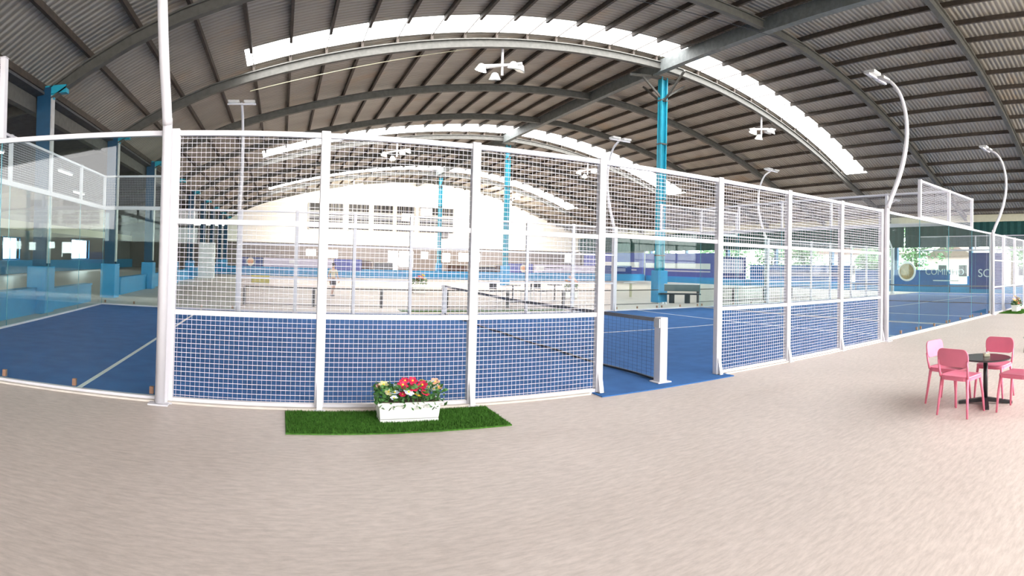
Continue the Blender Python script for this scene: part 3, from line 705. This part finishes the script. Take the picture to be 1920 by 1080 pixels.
M_F = {'red': mat('magenta_red_petal', (.62, .02, .08), .6, var=.2), 'white': mat('white_petal', (.80, .84, .92), .6), 'yellow': mat('yellow_petal', (.85, .66, .05), .6), 'peach': mat('peach_petal', (.75, .42, .28), .6), 'cream': mat('cream_petal', (.62, .60, .32), .6), 'coral': mat('coral_petal', (.85, .18, .16), .6)}
def planter(loc, rz, width, flowers, label, group, leaves=420, seed=1, height=.2, fs=.05):
    e = empty('flower_planter', loc, rz); tag(e, label, 'planter', group); w2 = width/2; d2 = .12
    b = B()
    def frus(z0, z1, a0, a1, c0, c1):
        b.add([(-a0, -c0, z0), (a0, -c0, z0), (a0, c0, z0), (-a0, c0, z0), (-a1, -c1, z1), (a1, -c1, z1), (a1, c1, z1), (-a1, c1, z1)], [(0, 1, 2, 3), (7, 6, 5, 4), (0, 4, 5, 1), (1, 5, 6, 2), (2, 6, 7, 3), (3, 7, 4, 0)])
    frus(0, .03, w2*.93, w2*.93, d2*.86, d2*.86); frus(.036, height-.03, w2*.93, w2*.98, d2*.86, d2*.95); frus(height-.03, height, w2*1.02, w2*1.03, d2*1.05, d2*1.06)
    b.build('box', M_POT, e, bevel=.003)
    B().box(-w2*.925, w2*.925, -d2*.855, d2*.855, .03, .036).build('groove', M_GREY, e)
    B().box(-w2*.95, w2*.95, -d2*.9, d2*.9, height-.01, height+.004).build('soil', M_BARK, e)
    rg = random.Random(seed); f = B()
    for _ in range(leaves):
        x = rg.uniform(-w2*1.12, w2*1.12); y = rg.uniform(-d2*1.35, d2*1.2); z = height+rg.uniform(-.06 if (abs(y) > d2 or rg.random() < .15) else .0, .17)
        if z < height and abs(y) < d2 and abs(x) < w2: z = height+.01
        p = Vector((x, y, z)); a = Vector((rg.gauss(0, 1), rg.gauss(0, 1), rg.gauss(.3, .8))).normalized(); t = a.orthogonal().normalized()
        t = (t*cos(rg.uniform(0, 6))+a.cross(t)*sin(rg.uniform(0, 6))).normalized(); s = rg.uniform(.018, .038)
        f.add([p-a*s, p-a*s*.2+t*s*.5, p+a*s, p-a*s*.2-t*s*.5], [(0, 1, 2), (0, 2, 3)])
    f.build('foliage', M_LEAF, e)
    for (x, y, z, c, s) in flowers:
        pb, cb_ = flower(c, None, None, rg, s*1.15)
        fl = pb.build('flower', M_F[c], e); fl.location = (x, y, z)
        ce = cb_.build('flower_centre', M_F['yellow'] if c != 'yellow' else M_OCHRE, fl)
        st = B().tube([(0, 0, -.12), (0, 0, 0)], .003, 5).build('stem', M_LEAF, fl)
    return e
grass_mat_obj(5.53, 7.75, -.92, -.17, 'rectangle of green artificial grass under the near flower planter')
FL = [(-.26, -.02, .36, 'cream', .045), (-.22, -.08, .30, 'cream', .04), (-.30, .02, .33, 'peach', .035), (-.16, -.10, .295, 'white', .045), (-.12, -.02, .34, 'white', .04), (-.07, -.05, .36, 'red', .05), (-.03, .03, .385, 'red', .045), (-.02, -.11, .30, 'white', .05), (-.17, -.12, .25, 'white', .035),
      (.05, .02, .385, 'red', .045), (.04, -.07, .33, 'red', .05), (.09, -.05, .335, 'red', .045), (.14, -.03, .35, 'red', .05), (.15, -.10, .29, 'red', .045), (.16, .03, .38, 'yellow', .04), (.07, -.12, .27, 'yellow', .035), (.20, -.06, .33, 'white', .045), (.24, .0, .37, 'white', .045), (.26, -.05, .31, 'white', .04),
      (.29, .02, .37, 'peach', .045), (.31, -.04, .32, 'peach', .04), (-.13, .0, .315, 'yellow', .03), (-.08, -.11, .28, 'red', .035)]
planter((6.77, -.50, .012), 0, .65, FL, 'white planter box of red, white and yellow flowers on the near grass mat', 'flower planters', leaves=620, fs=.06)
grass_mat_obj(25.7, 27.9, -1.0, -.12, 'green artificial grass mat under the planter at the right edge')
FL2 = [(-.28, 0, .44, 'peach', .11), (-.12, -.06, .40, 'peach', .12), (.0, -.1, .50, 'cream', .10), (.12, 0, .46, 'peach', .12), (.25, -.05, .40, 'white', .09), (.02, .05, .58, 'yellow', .09), (-.2, -.1, .33, 'coral', .08), (.2, -.1, .34, 'coral', .08)]
planter((26.9, -.5, .012), 0, .7, FL2, 'white planter box of peach flowers at the right edge beside the second court', 'flower planters', seed=3, leaves=600, height=.26)
grass_mat_obj(9.3, 15.2, 11.3, 11.9, 'long green artificial grass strip behind the near court')
FL3 = [(-.15, 0, .75, 'coral', .14), (.05, -.05, .8, 'coral', .16), (.2, 0, .9, 'yellow', .10), (-.05, .05, .62, 'red', .1), (.3, 0, .7, 'cream', .1)]
def tall_planter(loc, label, fl, seed):
    e = planter(loc, 0, .7, fl, label, 'flower planters', leaves=500, seed=seed, height=.32); e.scale = (1, 1, 1)
    for ch in e.children:
        if ch.name.startswith('foliage'): ch.scale = (1, 1, 1.5)
    return e
tall_planter((12.4, 21.3, 0), 'planter with coral flowers standing on the beige floor behind the barrier', FL3, 5)
FL4 = [(-.2, 0, .8, 'peach', .2), (.05, -.05, .9, 'peach', .22), (.25, 0, .75, 'coral', .18)]
tall_planter((19.0, 17.6, 0), 'planter with large peach flowers left of the doorway light pole', FL4, 6)

# ------------------------------------------------------------------ pink chairs and table
def rounded_rect(w_, h_, r, n=5):
    out = []
    for cx, cy, a0 in ((w_/2-r, h_/2-r, 0), (-w_/2+r, h_/2-r, 90), (-w_/2+r, -h_/2+r, 180), (w_/2-r, -h_/2+r, 270)):
        for k in range(n+1): a = radians(a0+90*k/n); out.append((cx+r*cos(a), cy+r*sin(a)))
    return out
def make_chair(m):
    """faces +x; origin at the floor centre of the seat"""
    e = empty('plastic_chair', (0, 0, 0))
    # seat: dished grid
    b = B(); n = 12; vs = []; T = .022
    outl = rounded_rect(.43, .42, .09)
    def dz(x, y): return .45-.018*(1-(x/.22)**2)*(1-(y/.22)**2)-(.02 if x > .18 else 0)*((x-.18)/.04)
    ctr_t, ctr_b = (0, 0, dz(0, 0)), (0, 0, dz(0, 0)-T)
    rings = [.33, .66, .92, 1.0]; k = len(outl); vs = [ctr_t]+[(x*s, y*s, dz(x*s, y*s)) for s in rings for x, y in outl]
    vb = [ctr_b]+[(x*s, y*s, dz(x*s, y*s)-T) for s in rings for x, y in outl]; N = len(vs); fs = []
    for o, flip in ((0, 0), (N, 1)):
        for i in range(k):
            j = (i+1) % k; fs.append((o, o+1+i, o+1+j))
            for r_ in range(3): fs.append((o+1+r_*k+i, o+1+(r_+1)*k+i, o+1+(r_+1)*k+j, o+1+r_*k+j))
    for i in range(k): j = (i+1) % k; fs.append((1+3*k+i, 1+3*k+j, N+1+3*k+j, N+1+3*k+i))
    b.add(vs+vb, fs); b.build('seat', m, e, smooth=True)
    # apron around the seat
    a = B(); ins = rounded_rect(.415, .405, .085)
    for i in range(len(ins)):
        p, q_ = ins[i], ins[(i+1) % len(ins)]
        if (Vector(p)-Vector(q_)).length > .001: a.bar((p[0], p[1], .418), (q_[0], q_[1], .418), .014, .035)
    a.build('apron', m, e)
    # backrest: curved rounded panel
    b = B(); o2 = rounded_rect(.44, .20, .075, 5); vs = []; k = len(o2)
    def bk(u, v, off): return (-.205-.10*(v+.0)-.0+off+.22*u*u-.03, u, .655+v)
    rings = [.4, .75, .95, 1.0]; N = 1+len(rings)*k
    for off in (0, .016):
        vs.append(bk(0, 0, off)); vs += [bk(x*s, y*s, off) for s in rings for x, y in o2]
    fs = []
    for o in (0, N):
        for i in range(k):
            j = (i+1) % k; fs.append((o, o+1+i, o+1+j))
            for r_ in range(3): fs.append((o+1+r_*k+i, o+1+(r_+1)*k+i, o+1+(r_+1)*k+j, o+1+r_*k+j))
    for i in range(k): j = (i+1) % k; fs.append((1+3*k+i, 1+3*k+j, N+1+3*k+j, N+1+3*k+i))
    b.add(vs, fs); b.build('backrest', m, e, smooth=True)
    for s in (-1, 1):
        B().tube([(-.185, s*.195, .43), (-.205, s*.205, .52), (-.225, s*.205, .62)], [.016, .014, .013], 8).build('backrest_post', m, e, smooth=True)
        B().tube([(.17, s*.175, .43), (.20, s*.20, .2), (.215, s*.215, 0)], [.021, .017, .013], 8).build('leg', m, e, smooth=True)
        B().tube([(-.175, s*.18, .43), (-.205, s*.20, .2), (-.235, s*.215, 0)], [.021, .017, .013], 8).build('leg', m, e, smooth=True)
    return e
ch = make_chair(M_PINK)
chairs = [((11.50, -3.86, 0), radians(-8), 'pink plastic chair nearest the camera with its back turned'),
          ((11.90, -3.55, 0), radians(-98), 'pink plastic chair on the court side of the black table'),
          ((12.33, -4.00, 0), radians(176), 'pink plastic chair behind the black table facing the camera'),
          ((11.80, -4.47, 0), radians(80), 'pink plastic chair cut by the right edge, only its seat showing')]
for i, (loc, rz, lab) in enumerate(chairs):
    c = ch if i == 0 else copy_tree(ch)
    c.location = loc; c.rotation_euler = (0, 0, rz); c.scale = (.95, .89, 1); tag(c, lab, 'chair', 'pink chairs around the black table')
t = empty('round_table', (12.03, -3.98, 0), radians(20)); tag(t, 'small round black pedestal table between the pink chairs', 'table')
B().lathe([(.30, 0), (.315, .006), (.315, .016), (.305, .02)], (0, 0, .545), 40).build('tabletop', M_TABLE, t, smooth=False)
B().tube([(0, 0, .03), (0, 0, .545)], .028, 16).build('pedestal', M_BLACK, t, smooth=True)
for k in range(4):
    a = pi/2*k; B().prism([(0, .03), (.33, .0), (.33, .03), (.04, .075), (0, .075)], 'y', -.03, .03).build('foot', M_BLACK, t).rotation_euler = (0, 0, a)
B().lathe([(.02, .53), (.09, .545)], (0, 0, 0), 16).build('mount', M_BLACK, t)
nb = empty('napkin_box', (12.10, -3.97, .566), .5); tag(nb, 'small cream box standing on the round black table', 'box')
B().box(-.05, .05, -.035, .035, 0, .035).build('box', M_CREAM, nb, bevel=.004); B().box(-.03, .03, -.012, .012, .034, .048).build('tissue', M_WHITE, nb)
# grey stool at right edge
s = empty('bar_stool', (16.46, -3.56, 0), .2); tag(s, 'grey metal stool at the right edge behind the pink chairs', 'stool')
B().lathe([(.17, 0), (.18, .01), (.18, .03), (.17, .035)], (0, 0, .72), 20).build('seat', M_GREY, s)
for k in range(4):
    a = pi/4+pi/2*k; B().tube([(.13*cos(a), .13*sin(a), .72), (.24*cos(a), .24*sin(a), 0)], .014, 8).build('leg', M_GREY, s, smooth=True)
B().tube([(.19*cos(2*pi*k/16), .19*sin(2*pi*k/16), .28) for k in range(17)], .009, 6).build('footring', M_GREY, s)

# ------------------------------------------------------------------ things behind the near court
def dark_set(x, y, rz, label, group):
    e = empty('cafe_chair', (x, y, 0), rz); tag(e, label, 'chair', group)
    B().box(-.22, .22, -.22, .22, .42, .46).build('seat', M_BLACK, e, bevel=.02)
    B().box(-.24, -.21, -.21, .21, .55, .85).build('backrest', M_BLACK, e, bevel=.01)
    for sx in (-1, 1):
        for sy in (-1, 1):
            B().tube([(.19*sx, .19*sy, .43 if sx > 0 else .8), (.21*sx, .21*sy, 0)], .014, 6).build('leg', M_GREY, e)
    return e
for i, (x, y, rz, l_) in enumerate(((14.2, 15.4, .4, 'dark chair left of the first small far table'), (15.6, 15.5, 2.6, 'dark chair right of the first small far table'), (16.5, 15.9, .3, 'dark chair left of the second small far table'), (18.0, 16.0, 2.8, 'dark chair right of the second small far table'))):
    dark_set(x, y, rz, l_+' behind barrier', 'dark chairs behind the barrier')
for i, (x, y) in enumerate(((14.9, 15.3), (17.2, 15.9))):
    e = empty('cafe_table', (x, y, 0)); tag(e, '%s small dark pedestal table behind the barrier' % ('left hand', 'right hand')[i], 'table', 'dark cafe tables')
    B().lathe([(.33, 0), (.34, .02), (.33, .03)], (0, 0, .70), 20).build('tabletop', M_TABLE, e); B().tube([(0, 0, .02), (0, 0, .70)], .03, 8).build('pedestal', M_BLACK, e)
    B().lathe([(.24, 0), (.22, .02), (.04, .04)], (0, 0, 0), 16).build('base', M_BLACK, e)
e = empty('bench', (21.95, 12.95, 0), radians(-38)); tag(e, 'black bench with backrest in front of the tall teal column', 'bench')
B().box(-.95, .95, -.22, .22, .38, .44).build('seat', M_BLACK, e, bevel=.01)
B().box(-.95, .95, .20, .26, .52, .82).build('backrest', mat('dark_slate', (.07, .10, .11), .5), e, bevel=.01)
B().box(-.97, .97, .19, .27, .82, .85).build('top_rail', M_WHITE, e)
for x in (-.35, .35): B().box(x-.12, x+.12, -.14, .14, 0, .38).build('leg', M_BLACK, e)
for s_ in (-.9, .9): B().box(s_-.02, s_+.02, .2, .25, .42, .54).build('bracket', M_BLACK, e)
e = empty('side_table', (22.6, 17.6, 0)); tag(e, 'small white topped table with yellowish leg left of the teal column', 'table')
B().lathe([(.36, 0), (.38, .02), (.36, .04)], (0, 0, .72), 20).build('tabletop', M_WHITE, e); B().tube([(0, 0, 0), (0, 0, .72)], .07, 10).build('pedestal', M_CREAM, e)
e = empty('shoe_pair', (20.75, 12.75, 0)); tag(e, 'white shoes left on the floor beside the black bench', 'shoes')
for s_ in (0, .16):
    B().add([(s_-.05, -.14, 0), (s_+.05, -.14, 0), (s_+.045, .14, 0), (s_-.045, .14, 0), (s_-.04, -.12, .10), (s_+.04, -.12, .10), (s_+.035, .12, .05), (s_-.035, .12, .05)], [(0, 1, 2, 3), (7, 6, 5, 4), (0, 4, 5, 1), (1, 5, 6, 2), (2, 6, 7, 3), (3, 7, 4, 0)]).build('shoe', M_WHITE, e, bevel=.02)
e = empty('equipment_crate', (4.2, 28.0, 0)); tag(e, 'small yellow crate on the floor behind the far side light pole', 'crate')
B().box(-.5, .6, -.3, .3, 0, .04).box(-.5, -.46, -.3, .3, 0, .45).box(.56, .6, -.3, .3, 0, .45).box(-.5, .6, -.3, -.26, 0, .45).box(-.5, .6, .26, .3, 0, .45).build('body', M_YELLOW, e); B().box(-.52, .62, -.32, .32, .43, .47).build('rim', M_YELLOW, e)
# grey wall cabinet seen left behind first mesh panel
e = empty('control_cabinet', (.2, 33.0, 0)); tag(e, 'tall pale grey cabinet by the low side wall far behind the first mesh panel', 'cabinet')
B().box(-.5, .6, -.3, .3, 0, 2.5).build('body', M_PALE, e, bevel=.02)
for s_ in (-.22, .32): B().box(s_-.24, s_+.24, -.33, -.3, .1, 2.4).build('door', M_PALE, e)

# ------------------------------------------------------------------ person
def person(loc, rz):
    e = empty('person', loc, rz); e.scale = (.85, .85, .85); tag(e, 'person in khaki shirt and dark shorts walking on the beige floor', 'person')
    def skin(name, pts, edges, radii, m, root=0):
        me = bpy.data.meshes.new(name); me.from_pydata(pts, edges, []); o = bpy.data.objects.new(name, me); COL.objects.link(o); o.parent = e
        md = o.modifiers.new('skin', 'SKIN'); me.materials.append(m)
        for i, r in enumerate(radii): me.skin_vertices[0].data[i].radius = r if isinstance(r, tuple) else (r, r); me.skin_vertices[0].data[i].use_root = (i == root)
        s_ = o.modifiers.new('sub', 'SUBSURF'); s_.levels = 2; s_.render_levels = 2; return o
    P = [(0, 0, .86), (0, 0, 1.02), (0, 0, 1.18), (0, 0, 1.32), (0, .01, 1.40), (0, .02, 1.47), (0, .03, 1.56), (0, .02, 1.62),
         (.09, 0, .80), (.10, .10, .46), (.10, .02, .08), (.10, .14, .03),
         (-.09, 0, .80), (-.10, -.02, .46), (-.10, -.20, .12), (-.10, -.12, .04),
         (.17, 0, 1.31), (.22, -.08, 1.06), (.22, .02, .84), (.22, .05, .76),
         (-.17, 0, 1.31), (-.22, .08, 1.06), (-.22, .18, .86), (-.22, .22, .78)]
    E = [(0, 1), (1, 2), (2, 3), (3, 4), (4, 5), (5, 6), (6, 7), (0, 8), (8, 9), (9, 10), (10, 11), (0, 12), (12, 13), (13, 14), (14, 15), (3, 16), (16, 17), (17, 18), (18, 19), (3, 20), (20, 21), (21, 22), (22, 23)]
    Rr = [(.13, .09), (.115, .08), (.13, .09), (.13, .085), .05, .07, .085, .05, .075, .055, .035, .03, .075, .055, .035, .03, .05, .038, .027, .025, .05, .038, .027, .025]
    skin('body', P, E, Rr, M_SKIN)
    for sx, hy in ((.22, .05), (-.22, .22)):
        b = B()
        for k in range(4): b.tube([(sx-.004, hy-.03+.018*k, .75), (sx-.006, hy-.03+.018*k+.005, .70), (sx-.02 if sx > 0 else sx+.02, hy-.03+.018*k, .665+.004*abs(k-1))], [.009, .008, .006], 6)
        b.tube([(sx, hy+.04, .77), (sx-.01, hy+.06, .73)], [.01, .008], 6); b.build('fingers', M_SKIN, e, smooth=True)
    skin('shirt', [(0, 0, .90), (0, 0, 1.05), (0, 0, 1.2), (0, 0, 1.33), (0, .01, 1.38), (.18, 0, 1.31), (.215, -.06, 1.12), (-.18, 0, 1.31), (-.215, .06, 1.12)], [(0, 1), (1, 2), (2, 3), (3, 4), (3, 5), (5, 6), (3, 7), (7, 8)],
         [(.16, .11), (.145, .10), (.15, .105), (.15, .10), .06, .07, .06, .07, .06], M_SHIRT)
    skin('shorts', [(0, 0, .92), (0, 0, .84), (.095, .01, .74), (.10, .07, .52), (-.095, 0, .74), (-.10, -.01, .52)], [(0, 1), (1, 2), (2, 3), (1, 4), (4, 5)], [(.15, .11), (.15, .11), .095, .085, .095, .085], M_SHORTS)
    b = B().lathe([(.06, 1.53), (.098, 1.56), (.10, 1.62), (.07, 1.68), (.01, 1.70)], (0, .012, 0), 14); b.build('hair', M_HAIR, e, smooth=True)
    B().prism([(-.012, 1.56), (.012, 1.56), (0, 1.60)], 'y', .10, .135).build('nose', M_SKIN, e)
    for s_ in (-1, 1): B().lathe([(.001, -.008), (.008, 0), (.001, .008)], (s_*.032, .112, 1.60), 6).build('eye', M_HAIR, e); B().cbox((s_*.1, .03, 1.58), (.02, .03, .05)).build('ear', M_SKIN, e)
    B().cbox((0, .108, 1.535), (.045, .012, .01)).build('mouth', M_F['coral'], e)
    for sx, y in ((.10, .1), (-.10, -.13)):
        B().add([(sx-.045, y-.13, 0), (sx+.045, y-.13, 0), (sx+.045, y+.15, 0), (sx-.045, y+.15, 0), (sx-.04, y-.12, .09), (sx+.04, y-.12, .09), (sx+.035, y+.12, .05), (sx-.035, y+.12, .05)], [(0, 1, 2, 3), (7, 6, 5, 4), (0, 4, 5, 1), (1, 5, 6, 2), (2, 6, 7, 3), (3, 7, 4, 0)]).build('shoe', M_BLACK, e, bevel=.015)
person((7.75, 18.3, 0), radians(205))
